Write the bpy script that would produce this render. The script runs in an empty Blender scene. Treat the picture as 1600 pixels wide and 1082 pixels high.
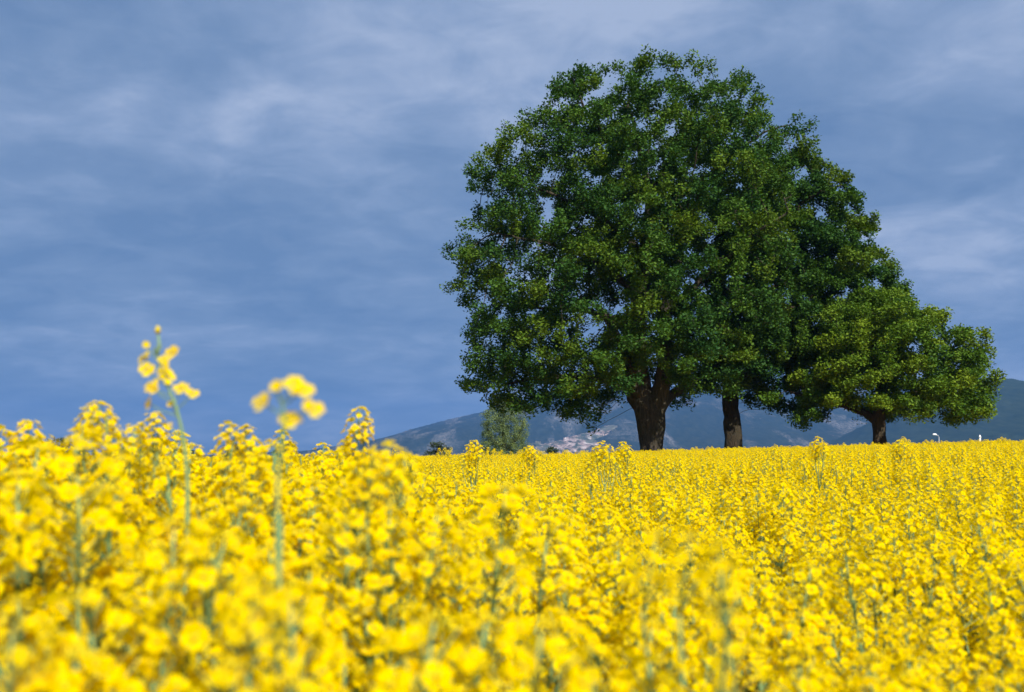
import bpy, math, random
import numpy as np
from mathutils import Vector, Matrix, Euler, Quaternion

random.seed(7)
rng = np.random.default_rng(11)
scene = bpy.context.scene
COL = scene.collection
R = math.radians

# ------------------------------------------------------------------ camera
LENS = 35.0
F = 1600 * LENS / 36.0                 # focal length in photo pixels
HY = 712.0                             # row of the true horizon in the photo
PITCH = math.atan((HY - 541.0) / F)
ZC = 1.53                              # eye height above the soil
cam_d = bpy.data.cameras.new("camera")
cam_d.lens = LENS
cam_d.sensor_width = 36.0
cam_d.clip_start = 0.05
cam_d.clip_end = 20000
cam_d.dof.use_dof = True
cam_d.dof.focus_distance = 14.0
cam_d.dof.aperture_fstop = 4.7
cam_d.dof.aperture_blades = 0
cam = bpy.data.objects.new("camera", cam_d)
cam.location = (0, 0, ZC)
cam.rotation_euler = (math.pi / 2 + PITCH, 0, 0)
COL.objects.link(cam)
scene.camera = cam

# ------------------------------------------------------------------ sun, sky, exposure
SUN_AZ = R(156)                        # clockwise from +Y: behind the camera, to the right
SUN_EL = R(38)
sd = bpy.data.lights.new("sun", 'SUN')
sd.energy = 5.0
sd.angle = R(0.55)
sd.color = (1.0, 0.93, 0.82)
sun = bpy.data.objects.new("sun", sd)
sun_dir = Vector((math.sin(SUN_AZ) * math.cos(SUN_EL), math.cos(SUN_AZ) * math.cos(SUN_EL), math.sin(SUN_EL)))
sun.rotation_euler = sun_dir.to_track_quat('Z', 'Y').to_euler()
sun.location = (20, -20, 40)
COL.objects.link(sun)

world = bpy.data.worlds.new("World")
scene.world = world
world.use_nodes = True
nt = world.node_tree
nt.nodes.clear()


class NB:
    """tiny node-building helper"""
    def __init__(self, tree):
        self.t = tree

    def n(self, typ, **kw):
        node = self.t.nodes.new(typ)
        for k, v in kw.items():
            if k.startswith('i_'):
                node.inputs[k[2:].replace('_', ' ')].default_value = v
            else:
                setattr(node, k, v)
        return node

    def l(self, a, b):
        self.t.links.new(a, b)

    def math(self, op, a, b=None, c=None, clamp=False):
        m = self.t.nodes.new('ShaderNodeMath')
        m.operation = op
        m.use_clamp = clamp
        for i, v in enumerate((a, b, c)):
            if v is None:
                continue
            if isinstance(v, (int, float)):
                m.inputs[i].default_value = v
            else:
                self.l(v, m.inputs[i])
        return m.outputs[0]

    def vmath(self, op, a, b):
        m = self.t.nodes.new('ShaderNodeVectorMath')
        m.operation = op
        for i, v in enumerate((a, b)):
            if isinstance(v, (tuple, list)):
                m.inputs[i].default_value = v
            else:
                self.l(v, m.inputs[i])
        return m.outputs[0]

    def noise(self, vec, scale, detail=4, rough=0.5, dist=0.0):
        m = self.t.nodes.new('ShaderNodeTexNoise')
        m.inputs['Scale'].default_value = scale
        m.inputs['Detail'].default_value = detail
        m.inputs['Roughness'].default_value = rough
        m.inputs['Distortion'].default_value = dist
        if vec is not None:
            self.l(vec, m.inputs['Vector'])
        return m.outputs['Fac']

    def ramp(self, fac, stops):
        m = self.t.nodes.new('ShaderNodeValToRGB')
        cr = m.color_ramp
        while len(cr.elements) < len(stops):
            cr.elements.new(0.5)
        for e, (p, c) in zip(cr.elements, stops):
            e.position = p
            e.color = tuple(c) + (1,) if len(c) == 3 else c
        self.l(fac, m.inputs[0])
        return m.outputs[0]

    def mix(self, fac, a, b, mode='MIX'):
        m = self.t.nodes.new('ShaderNodeMix')
        m.data_type = 'RGBA'
        m.blend_type = mode
        for idx, v in ((0, fac), (6, a), (7, b)):
            if isinstance(v, (int, float)):
                m.inputs[idx].default_value = v
            elif isinstance(v, (tuple, list)):
                m.inputs[idx].default_value = tuple(v) + (1,) if len(v) == 3 else v
            else:
                self.l(v, m.inputs[idx])
        return m.outputs[2]


w = NB(nt)
sky = w.n('ShaderNodeTexSky', sky_type='NISHITA')
sky.sun_disc = False
sky.sun_elevation = SUN_EL
sky.sun_rotation = SUN_AZ
sky.altitude = 300
sky.dust_density = 0.6
tc = w.n('ShaderNodeTexCoord')
sep = w.n('ShaderNodeSeparateXYZ')
w.l(tc.outputs['Generated'], sep.inputs[0])
zz = w.math('ADD', w.math('MAXIMUM', sep.outputs[2], 0.0), 0.22)
comb = w.n('ShaderNodeCombineXYZ')
w.l(w.math('DIVIDE', sep.outputs[0], zz), comb.inputs[0])
w.l(w.math('DIVIDE', sep.outputs[1], zz), comb.inputs[1])
cv = comb.outputs[0]
cvs = w.vmath('MULTIPLY', w.vmath('ADD', cv, (3.1, 1.7, 0.0)), (1.0, 0.95, 1.0))
n1 = w.noise(cvs, 1.75, 5, 0.55, 0.3)
n2 = w.noise(w.vmath('MULTIPLY', cv, (1.0, 1.15, 1.0)), 6.0, 7, 0.58, 0.5)
cl = w.math('ADD', w.math('MULTIPLY', n1, 0.68), w.math('MULTIPLY', n2, 0.32))
cl = w.math('ADD', cl, w.math('MULTIPLY', w.math('MAXIMUM', w.math('SUBTRACT', 0.13, sep.outputs[2]), 0.0), 1.1))
# the cloud deck is thinner and brighter high up and to the right, heavier low on the left
cl = w.math('ADD', cl, w.math('MULTIPLY', w.math('SUBTRACT', sep.outputs[2], 0.12), 0.30))
cl = w.math('ADD', cl, w.math('MULTIPLY', sep.outputs[0], 0.06))
cloud = w.ramp(cl, [(0.41, (1.00, 1.72, 3.10)), (0.52, (1.40, 2.14, 3.52)), (0.61, (1.95, 2.68, 4.10)), (0.70, (2.85, 3.50, 4.85))])
skyc = w.mix(0.96, sky.outputs[0], cloud)
bg = w.n('ShaderNodeBackground')
bg.inputs[1].default_value = 0.091
w.l(skyc, bg.inputs[0])
wo = w.n('ShaderNodeOutputWorld')
w.l(bg.outputs[0], wo.inputs[0])

scene.view_settings.view_transform = 'Standard'
scene.view_settings.look = 'None'
scene.view_settings.exposure = 0.65
scene.view_settings.gamma = 1.0
scene.render.engine = 'CYCLES'
cy = scene.cycles
cy.max_bounces = 8
cy.diffuse_bounces = 5
cy.glossy_bounces = 1
cy.transmission_bounces = 4
cy.volume_bounces = 0
cy.transparent_max_bounces = 8
cy.use_denoising = True
cy.sample_clamp_indirect = 4


# ------------------------------------------------------------------ helpers
def at(px, py, D):
    """world point on the ray of photo pixel (px, py) at world depth y = D"""
    cx, cyy = (px - 800.0) / F, (541.0 - py) / F
    fx = Vector((0, math.cos(PITCH), math.sin(PITCH)))
    up = Vector((0, -math.sin(PITCH), math.cos(PITCH)))
    d = fx + up * cyy + Vector((1, 0, 0)) * cx
    return Vector((0, 0, ZC)) + d * (D / d.y)


def g(x, y):
    """height of the soil; the field climbs slightly to a crest at y = 43 and to the right"""
    x = np.asarray(x, float)
    y = np.asarray(y, float)
    xs = 70 * np.tanh(x / 70)
    lat = np.where(xs > 0, 0.029 * xs, 0.010 * xs) * np.clip((y + 4) / 12, 0, 1)
    base = 0.0042 * np.clip(y, 0, 43) + lat * np.clip(1.6 - y / 110, 0, 1)
    t = np.clip(y - 43, 0, None)
    return base - 19 * (1 - np.exp(-(t / 130.0) ** 2))


def gz(x, y):
    return float(g(x, y))


def mesh_np(name, verts, faces_flat, sizes, mats=(), mat_idx=None, smooth=False, attrs=None):
    me = bpy.data.meshes.new(name)
    verts = np.ascontiguousarray(verts, dtype=np.float32)
    faces_flat = np.ascontiguousarray(faces_flat, dtype=np.int32).ravel()
    sizes = np.ascontiguousarray(sizes, dtype=np.int32)
    me.vertices.add(len(verts))
    me.vertices.foreach_set('co', verts.ravel())
    me.loops.add(len(faces_flat))
    me.loops.foreach_set('vertex_index', faces_flat)
    me.polygons.add(len(sizes))
    starts = np.concatenate(([0], np.cumsum(sizes)[:-1])).astype(np.int32)
    me.polygons.foreach_set('loop_start', starts)
    for m in mats:
        me.materials.append(m)
    if mat_idx is not None:
        me.polygons.foreach_set('material_index', np.ascontiguousarray(mat_idx, dtype=np.int32))
    if smooth:
        me.polygons.foreach_set('use_smooth', np.ones(len(sizes), dtype=bool))
    for an, arr in (attrs or {}).items():
        a = me.attributes.new(an, 'FLOAT', 'POINT')
        a.data.foreach_set('value', np.ascontiguousarray(arr, dtype=np.float32))
    me.update(calc_edges=True)
    return me


class MB:
    """collects shapes for one mesh"""
    def __init__(self):
        self.v, self.f, self.m, self.a = [], [], [], []
        self.n = 0

    def add(self, verts, faces, mat=0, attr=0.5):
        self.v.extend([tuple(q) for q in verts])
        self.a.extend([attr] * len(verts))
        for fc in faces:
            self.f.append([i + self.n for i in fc])
            self.m.append(mat)
        self.n += len(verts)

    def tube(self, pts, radii, sides=6, mat=0, cap=True, attr=0.5):
        pts = [Vector(p) for p in pts]
        verts, faces = [], []
        for i, p in enumerate(pts):
            t = (pts[min(i + 1, len(pts) - 1)] - pts[max(i - 1, 0)])
            t.normalize()
            a = t.cross(Vector((0.31, 1, 0.13)))
            if a.length < 1e-3:
                a = t.cross(Vector((1, 0, 0)))
            a.normalize()
            b = t.cross(a)
            for k in range(sides):
                an = 2 * math.pi * k / sides
                verts.append(p + (a * math.cos(an) + b * math.sin(an)) * radii[i])
        for i in range(len(pts) - 1):
            for k in range(sides):
                k2 = (k + 1) % sides
                faces.append((i * sides + k, i * sides + k2, (i + 1) * sides + k2, (i + 1) * sides + k))
        if cap:
            faces.append(tuple(range(sides))[::-1])
            faces.append(tuple((len(pts) - 1) * sides + k for k in range(sides)))
        self.add(verts, faces, mat, attr)

    def xf(self, other, M):
        vs = [M @ Vector(q) for q in other.v]
        off = self.n
        self.v.extend([tuple(q) for q in vs])
        self.a.extend(other.a)
        for fc, mi in zip(other.f, other.m):
            self.f.append([i + off for i in fc])
            self.m.append(mi)
        self.n += len(vs)

    def mesh(self, name, mats, smooth=False):
        sizes = [len(q) for q in self.f]
        flat = [i for q in self.f for i in q]
        return mesh_np(name, np.array(self.v), flat, sizes, mats, self.m, smooth, {'tint': np.array(self.a)})


def link(name, me, parent=None, loc=(0, 0, 0), **props):
    o = bpy.data.objects.new(name, me)
    o.location = loc
    if parent is not None:
        o.parent = parent
    COL.objects.link(o)
    for k, v in props.items():
        o[k] = v
    return o


def thing(name, label, cat, loc=(0, 0, 0), group=None):
    o = link(name, None, None, loc, label=label, category=cat)
    o.empty_display_size = 0.1
    if group:
        o['group'] = group
    return o


def tag(o, label, cat, group=None):
    o['label'] = label
    o['category'] = cat
    if group:
        o['group'] = group
    return o


# ------------------------------------------------------------------ materials
def new_mat(name):
    m = bpy.data.materials.new(name)
    m.use_nodes = True
    m.node_tree.nodes.clear()
    b = NB(m.node_tree)
    out = b.n('ShaderNodeOutputMaterial')
    return m, b, out


def leafy(name, stops, trans=0.35, rough=0.55, tnoise=0.0, tr_tint=(1.0, 1.0, 0.5), spec=0.3):
    """thin leaf or petal: colour follows the per-leaf attribute 'tint'; partly translucent"""
    m, b, out = new_mat(name)
    at_ = b.n('ShaderNodeAttribute', attribute_name='tint')
    fac = at_.outputs['Fac']
    if tnoise:
        oi = b.n('ShaderNodeObjectInfo')
        fac = b.math('ADD', fac, b.math('MULTIPLY', b.math('SUBTRACT', oi.outputs['Random'], 0.5), tnoise))
    col = b.ramp(fac, stops)
    p = b.n('ShaderNodeBsdfPrincipled')
    p.inputs['Roughness'].default_value = rough
    p.inputs['Specular IOR Level'].default_value = spec
    b.l(col, p.inputs['Base Color'])
    tr = b.n('ShaderNodeBsdfTranslucent')
    b.l(b.mix(1.0, col, tr_tint, 'MULTIPLY'), tr.inputs[0])
    ms = b.n('ShaderNodeMixShader')
    ms.inputs[0].default_value = trans
    b.l(p.outputs[0], ms.inputs[1])
    b.l(tr.outputs[0], ms.inputs[2])
    b.l(ms.outputs[0], out.inputs[0])
    return m


M_petal = leafy('petal_yellow', [(0.0, (0.95, 0.66, 0.0)), (0.5, (0.98, 0.765, 0.0)), (1.0, (0.98, 0.84, 0.004))],
                trans=0.55, rough=0.8, tnoise=0.35, tr_tint=(1.0, 0.95, 0.3), spec=0.0)
M_bud = leafy('bud_green', [(0.0, (0.36, 0.36, 0.03)), (0.5, (0.62, 0.52, 0.02)), (1.0, (0.80, 0.60, 0.02))], trans=0.2, spec=0.0)
M_stem = leafy('stem_green', [(0.0, (0.10, 0.19, 0.08)), (0.5, (0.15, 0.25, 0.11)), (1.0, (0.22, 0.30, 0.13))], trans=0.0, tnoise=0.5)
M_rleaf = leafy('rape_leaf', [(0.0, (0.06, 0.13, 0.06)), (0.5, (0.10, 0.18, 0.09)), (1.0, (0.13, 0.22, 0.10))], trans=0.25)
M_oak1 = leafy('oak_leaf', [(0.0, (0.020, 0.072, 0.017)), (0.5, (0.055, 0.130, 0.015)), (1.0, (0.120, 0.190, 0.012))], trans=0.30, rough=0.6, spec=0.15)
M_oak2 = leafy('oak_leaf_dark', [(0.0, (0.020, 0.070, 0.015)), (0.5, (0.055, 0.126, 0.013)), (1.0, (0.125, 0.190, 0.012))], trans=0.30, rough=0.6, spec=0.15)
M_oak3 = leafy('oak_leaf_light', [(0.0, (0.032, 0.095, 0.013)), (0.5, (0.088, 0.170, 0.012)), (1.0, (0.18, 0.255, 0.012))], trans=0.30, rough=0.6, spec=0.15)
M_pale = leafy('willow_leaf', [(0.0, (0.11, 0.17, 0.08)), (0.5, (0.17, 0.23, 0.08)), (1.0, (0.24, 0.29, 0.06))], trans=0.3)
M_dark = leafy('hedge_leaf', [(0.0, (0.018, 0.030, 0.018)), (0.5, (0.028, 0.048, 0.02)), (1.0, (0.05, 0.08, 0.02))], trans=0.2)


def bark(name, c1, c2, scale=9.0):
    m, b, out = new_mat(name)
    t = b.n('ShaderNodeTexCoord')
    v = b.vmath('MULTIPLY', t.outputs['Object'], (1.0, 1.0, 0.22))
    n = b.noise(v, scale, 10, 0.72, 1.4)
    n2_ = b.noise(t.outputs['Object'], 0.9, 3, 0.5)
    col = b.ramp(n, [(0.36, c1), (0.62, c2)])
    col = b.mix(b.math('MULTIPLY', n2_, 0.5), col, (0.075, 0.085, 0.045))
    p = b.n('ShaderNodeBsdfPrincipled')
    p.inputs['Roughness'].default_value = 0.9
    p.inputs['Specular IOR Level'].default_value = 0.15
    b.l(col, p.inputs['Base Color'])
    bu = b.n('ShaderNodeBump')
    bu.inputs['Strength'].default_value = 0.9
    bu.inputs['Distance'].default_value = 0.16
    b.l(n, bu.inputs['Height'])
    b.l(bu.outputs[0], p.inputs['Normal'])
    b.l(p.outputs[0], out.inputs[0])
    return m


M_bark = bark('oak_bark', (0.014, 0.011, 0.010), (0.100, 0.078, 0.064))
M_bark2 = bark('oak_bark_dark', (0.015, 0.010, 0.009), (0.065, 0.04, 0.03))


def plain(name, col, rough=0.6, metal=0.0, var=0.0, scale=3.0, emit=None):
    m, b, out = new_mat(name)
    p = b.n('ShaderNodeBsdfPrincipled')
    p.inputs['Roughness'].default_value = rough
    p.inputs['Metallic'].default_value = metal
    if var:
        t = b.n('ShaderNodeTexCoord')
        n = b.noise(t.outputs['Object'], scale, 5, 0.6)
        b.l(b.ramp(n, [(0.3, tuple(c * (1 - var) for c in col)), (0.7, tuple(min(1, c * (1 + var)) for c in col))]), p.inputs['Base Color'])
    else:
        p.inputs['Base Color'].default_value = tuple(col) + (1,)
    b.l(p.outputs[0], out.inputs[0])
    return m


# soil of the field, meadow and valley floor
M_soil, b, out = new_mat('field_soil')
geo = b.n('ShaderNodeNewGeometry')
ns = b.noise(geo.outputs['Position'], 2.2, 8, 0.7)
nl = b.noise(geo.outputs['Position'], 0.01, 4, 0.5)
soil = b.ramp(ns, [(0.35, (0.035, 0.035, 0.016)), (0.65, (0.075, 0.085, 0.03))])
mead = b.ramp(nl, [(0.4, (0.05, 0.085, 0.025)), (0.55, (0.09, 0.11, 0.035)), (0.6, (0.13, 0.12, 0.05))])
sp = b.n('ShaderNodeSeparateXYZ')
b.l(geo.outputs['Position'], sp.inputs[0])
fy = b.math('MULTIPLY', b.math('SUBTRACT', sp.outputs[1], 44.0), 0.3, clamp=True)
p = b.n('ShaderNodeBsdfPrincipled')
p.inputs['Roughness'].default_value = 0.95
b.l(b.mix(fy, soil, mead), p.inputs['Base Color'])
b.l(p.outputs[0], out.inputs[0])


def hill_mat(name, rock_amt, rock_col, f1, f2, scale=0.0075):
    m, b, out = new_mat(name)
    ge = b.n('ShaderNodeNewGeometry')
    pos = b.vmath('MULTIPLY', ge.outputs['Position'], (1.0, 0.16, 0.8))
    a = b.noise(pos, scale, 8, 0.66, 0.6)
    c = b.noise(pos, scale * 9, 5, 0.7)
    forest = b.ramp(c, [(0.35, f1), (0.65, f2)])
    mask = b.ramp(a, [(rock_amt, (0, 0, 0)), (rock_amt + 0.12, (1, 1, 1))])
    mm = b.math('MULTIPLY', mask, b.ramp(b.noise(pos, scale * 22, 4, 0.6), [(0.38, (0.1,) * 3), (0.6, (1,) * 3)]))
    p = b.n('ShaderNodeBsdfPrincipled')
    p.inputs['Roughness'].default_value = 1.0
    p.inputs['Specular IOR Level'].default_value = 0.0
    b.l(b.mix(mm, forest, rock_col), p.inputs['Base Color'])
    b.l(p.outputs[0], out.inputs[0])
    return m


M_hill = hill_mat('mountain_slope', 0.50, (0.17, 0.165, 0.16), (0.012, 0.024, 0.02), (0.032, 0.045, 0.036))
M_hill2 = hill_mat('wooded_slope', 0.62, (0.08, 0.10, 0.06), (0.014, 0.028, 0.018), (0.034, 0.052, 0.03))
M_rock, b, out = new_mat('quarry_rock')
ge = b.n('ShaderNodeNewGeometry')
pos = b.vmath('MULTIPLY', ge.outputs['Position'], (1.0, 0.14, 1.6))
a1 = b.noise(pos, 0.034, 6, 0.7, 1.2)
a2 = b.noise(pos, 0.016, 4, 0.6, 0.5)
rc = b.ramp(a1, [(0.43, (0.04, 0.055, 0.04)), (0.51, (0.36, 0.26, 0.24)), (0.59, (0.50, 0.43, 0.40)), (0.67, (0.75, 0.71, 0.67))])
rc = b.mix(b.ramp(a2, [(0.43, (0.85,) * 3), (0.54, (0.0,) * 3)]), rc, (0.06, 0.08, 0.05))
p = b.n('ShaderNodeBsdfPrincipled')
p.inputs['Roughness'].default_value = 1.0
p.inputs['Specular IOR Level'].default_value = 0.0
b.l(rc, p.inputs['Base Color'])
b.l(p.outputs[0], out.inputs[0])


# ------------------------------------------------------------------ ground and hills
def grid_mesh(name, X, Y, Z, mats, smooth=True):
    ny, nx = X.shape
    v = np.stack([X, Y, Z], -1).reshape(-1, 3)
    i = np.arange(ny * nx).reshape(ny, nx)
    q = np.stack([i[:-1, :-1], i[:-1, 1:], i[1:, 1:], i[1:, :-1]], -1).reshape(-1, 4)
    return mesh_np(name, v, q, np.full(len(q), 4), mats, None, smooth)


def spaced(a, b_, n, p=3.0):
    t = np.linspace(-1, 1, n)
    s = np.sign(t) * np.abs(t) ** p
    return np.where(s < 0, -s * a, s * b_)


gx = spaced(-6500, 6500, 201, 3.2)
gy = np.concatenate([np.linspace(-900, -20, 12), np.linspace(-16, 60, 60), 60 + (np.linspace(0, 1, 60)[1:] ** 2.2) * 7900])
GX, GY = np.meshgrid(gx, gy)
link('ground', grid_mesh('ground', GX, GY, g(GX, GY), [M_soil]), kind='structure')


def fbm(x, y, seed, octaves=6, base=1.0):
    """value noise by summed random sines (cheap, smooth, non repeating at this size)"""
    r = np.random.default_rng(seed)
    out_ = np.zeros_like(x)
    amp = 1.0
    fr = base
    for o in range(octaves):
        for _ in range(4):
            th = r.uniform(0, 2 * math.pi)
            ph = r.uniform(0, 2 * math.pi)
            k = fr * r.uniform(0.7, 1.4)
            out_ += amp * np.sin((x * math.cos(th) + y * math.sin(th)) * k + ph) / 4
        amp *= 0.55
        fr *= 2.05
    return out_


def hill_height(px_prof, py_prof, D, foot, back, seed, rough):
    def h(x, y):
        pxx = 800 + F * x / D
        top = ZC + (HY - np.interp(pxx, px_prof, py_prof)) / F * D
        t = np.where(y < D, (y - foot) / (D - foot), 1 - (y - D) / (back - D))
        t = np.clip(t, 0, 1)
        s = np.where(y < D, t ** 1.15, t * t * (3 - 2 * t))
        n = fbm(x, y * 0.6, seed, 6, 2 * math.pi / 900.0)
        return -20 + (top + 20) * s + rough * n * np.sin(np.clip(t, 0, 1) * math.pi) ** 0.7 * np.clip((top + 40) / 200, 0, 1)
    return h


h1 = hill_height([-1500, -200, 300, 560, 610, 640, 680, 720, 750, 830, 900, 1000, 1100, 1300, 1600, 2000, 2600, 4000],
                 [722, 722, 716, 700, 684, 673, 662, 652, 645, 622, 611, 606, 604, 602, 606, 615, 640, 700], 4600, 2300, 6500, 5, 20)
h2 = hill_height([-1500, 1100, 1260, 1330, 1390, 1430, 1480, 1530, 1570, 1610, 1700, 1900, 2300, 3200, 4200],
                 [735, 730, 712, 690, 652, 630, 608, 593, 591, 597, 603, 620, 625, 660, 735], 2500, 1300, 3400, 23, 10)
xs = np.linspace(-2600, 6200, 620)
ys = np.linspace(2300, 6400, 150)
X, Y = np.meshgrid(xs, ys)
Z = h1(X, Y) + 5 * fbm(X, Y, 77, 3, 2 * math.pi / 60)* np.clip((Y-2300)/400,0,1)
link('mountain', grid_mesh('mountain', X, Y, Z, [M_hill]), kind='structure')
xs = np.linspace(500, 4600, 420)
ys = np.linspace(1300, 3400, 130)
X, Y = np.meshgrid(xs, ys)
Z = h2(X, Y) + 3.0 * fbm(X, Y, 78, 3, 2 * math.pi / 40) * np.clip((Y-1300)/400,0,1)
link('wooded_hill', grid_mesh('wooded_hill', X, Y, Z, [M_hill2]), kind='structure')

# quarry: stepped benches of pale stone cut into the mountain foot
nx, ny = 150, 110
xs = np.linspace(0, 1, nx)
ys = np.linspace(0, 1, ny)
U, V = np.meshgrid(xs, ys)
Yq = 2420 + 640 * V + 330 * (U-0.2)
Xq = (20 + 145 * U + 14 * np.sin(V * 9) + 50 * V * U) * Yq / 1500.0 * 0.72
Zh = h1(Xq, Yq)
bench = 13.0
fz = Zh / bench
Zb = bench * (np.floor(fz) + np.clip((fz - np.floor(fz) - 0.6) / 0.4, 0, 1))
edge = np.minimum.reduce([U, 1 - U, V, 1 - V]) * 3.2 + 0.42 * fbm(Xq, Yq, 14, 5, 2 * math.pi / 260) - 0.22
edge = np.clip(edge * 5, 0, 1)
Zq = Zh + 5 + (Zb - Zh) * 0.9 * edge + 3.0 * fbm(Xq, Yq, 9, 3, 2 * math.pi / 70)
Zq = np.where(edge < 0.02, Zh - 12, np.maximum(Zq, Zh + 5.5))
o = link('quarry', grid_mesh('quarry', Xq, Yq, Zq, [M_rock], smooth=False))
tag(o, 'pale stone quarry cut in steps into the foot of the blue mountain', 'quarry')


# ------------------------------------------------------------------ trees
def grow(starts, attractors, step, kill, iters=160, seed=1, tropism=0.0):
    """space colonisation. starts: list of (point, parent_index). returns nodes, parent"""
    r = np.random.default_rng(seed)
    P = np.zeros((60000, 3))
    par = np.full(60000, -1, int)
    n = 0
    for p, q in starts:
        P[n] = p
        par[n] = q
        n += 1
    A = np.array(attractors)
    best = np.full(len(A), 1e9)
    bi = np.zeros(len(A), int)

    def upd(lo, hi):
        for s in range(lo, hi, 200):
            e = min(s + 200, hi)
            d = ((A[:, None, :] - P[None, s:e, :]) ** 2).sum(-1)
            j = d.argmin(1)
            dd = d[np.arange(len(A)), j]
            m = dd < best
            best[m] = dd[m]
            bi[m] = j[m] + s
    upd(0, n)
    for it in range(iters):
        alive = best > kill * kill
        A, best, bi = A[alive], best[alive], bi[alive]
        if len(A) == 0:
            break
        dirs = A - P[bi]
        dirs /= np.linalg.norm(dirs, axis=1, keepdims=True)
        uniq, inv = np.unique(bi, return_inverse=True)
        acc = np.zeros((len(uniq), 3))
        np.add.at(acc, inv, dirs)
        acc += r.normal(0, 0.16, acc.shape) + np.array([0, 0, tropism])
        acc /= np.maximum(np.linalg.norm(acc, axis=1, keepdims=True), 1e-6)
        new = P[uniq] + acc * step
        lo = n
        P[n:n + len(new)] = new
        par[n:n + len(new)] = uniq
        n += len(new)
        if n > 50000:
            break
        upd(lo, n)
    return P[:n].copy(), par[:n].copy()


def pipe_radii(P, par, tip=0.011, ex=2.35, fixed=None):
    n = len(P)
    acc = np.zeros(n)
    r = np.zeros(n)
    for i in range(n - 1, -1, -1):
        r[i] = max(acc[i] ** (1 / ex) if acc[i] > 0 else 0, tip)
        if par[i] >= 0:
            acc[par[i]] += r[i] ** ex
    if fixed is not None:
        for i, v in fixed.items():
            r[i] = v
    # never thicker than the parent
    for i in range(n):
        if par[i] >= 0 and not (fixed and i in fixed):
            r[i] = min(r[i], r[par[i]])
    return r


def branch_mesh(name, P, par, r, origin, mat, seed=0, thick_sides=18, flute=0.10):
    n = len(P)
    kids = [[] for _ in range(n)]
    for i in range(n):
        if par[i] >= 0:
            kids[par[i]].append(i)
    main = np.full(n, -1, int)
    for i in range(n):
        if kids[i]:
            main[i] = max(kids[i], key=lambda c: r[c])
    roots = [i for i in range(n) if par[i] < 0]
    heads = [(i, -1) for i in roots]
    for i in range(n):
        for c in kids[i]:
            if c != main[i]:
                heads.append((c, i))
    V, Fc = [], []
    rr = random.Random(seed)
    for h, pi in heads:
        ch = [] if pi < 0 else [pi]
        k = h
        while k >= 0:
            ch.append(k)
            k = main[k]
        if len(ch) < 2:
            continue
        rad = [r[q] for q in ch]
        if pi >= 0:
            rad[0] = min(rad[1] * 1.25, r[pi])
        rmax = rad[1]
        sides = thick_sides if rmax > 0.28 else (9 if rmax > 0.10 else (5 if rmax > 0.035 else 3))
        pts = P[ch]
        base = len(V)
        prev_a = None
        ph = [rr.uniform(0, 6.28) for _ in range(4)]
        for i in range(len(ch)):
            t = pts[min(i + 1, len(ch) - 1)] - pts[max(i - 1, 0)]
            t /= max(np.linalg.norm(t), 1e-9)
            a = np.array([1.0, 0, 0]) if prev_a is None else prev_a
            a = a - t * a.dot(t)
            if np.linalg.norm(a) < 0.05:
                a = np.array([0, 1.0, 0]) - t * t[1]
            a /= np.linalg.norm(a)
            prev_a = a
            bb = np.cross(t, a)
            for s in range(sides):
                an = 2 * math.pi * s / sides
                q = rad[i]
                if sides >= 18:
                    q *= 1 + flute * (math.sin(3 * an + ph[0] + i * 0.15) * 0.6 + math.sin(5 * an + ph[1] - i * 0.2) * 0.5 + math.sin(8 * an + ph[2] + i * 0.4) * 0.35)
                    q *= 1 + 0.05 * math.sin(i * 1.7 + an * 2 + ph[3])
                V.append(pts[i] + (a * math.cos(an) + bb * math.sin(an)) * q - origin)
        for i in range(len(ch) - 1):
            for s in range(sides):
                s2 = (s + 1) % sides
                Fc.append((base + i * sides + s, base + i * sides + s2, base + (i + 1) * sides + s2, base + (i + 1) * sides + s))
    return mesh_np(name, np.array(V), np.array(Fc), np.full(len(Fc), 4), [mat], None, True)


def leaf_mesh(name, centers, tints, size, mat, origin, seed, aspect=0.62, up=0.5):
    r = np.random.default_rng(seed)
    n = len(centers)
    nrm = r.normal(0, 1, (n, 3))
    nrm[:, 2] = np.abs(nrm[:, 2]) + up
    nrm /= np.linalg.norm(nrm, axis=1, keepdims=True)
    d = r.normal(0, 1, (n, 3))
    d -= nrm * (d * nrm).sum(1, keepdims=True)
    d /= np.linalg.norm(d, axis=1, keepdims=True)
    s = np.cross(nrm, d)
    L = (size * r.uniform(0.65, 1.25, (n, 1)))
    W = L * aspect * 0.5 * r.uniform(0.8, 1.2, (n, 1))
    c = centers - origin
    # lobed outline: base, two shoulders, waist, tip
    v0 = c - d * L * 0.5
    v1 = c - d * L * 0.05 + s * W - nrm * L * 0.10
    v2 = c + d * L * 0.34 + s * W * 0.72 - nrm * L * 0.13
    v3 = c + d * L * 0.5 - nrm * L * 0.10
    v4 = c + d * L * 0.28 - s * W * 0.80 - nrm * L * 0.12
    v5 = c - d * L * 0.10 - s * W - nrm * L * 0.08
    V = np.stack([v0, v1, v2, v3, v4, v5], 1).reshape(-1, 3)
    i = np.arange(n)[:, None] * 6
    Fq = np.stack([np.concatenate([i, i + 1, i + 2, i + 3], 1), np.concatenate([i, i + 3, i + 4, i + 5], 1)], 1).reshape(-1, 4)
    return mesh_np(name, V, Fq, np.full(len(Fq), 4), [mat], None, False, {'tint': np.repeat(tints, 6)})


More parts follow.
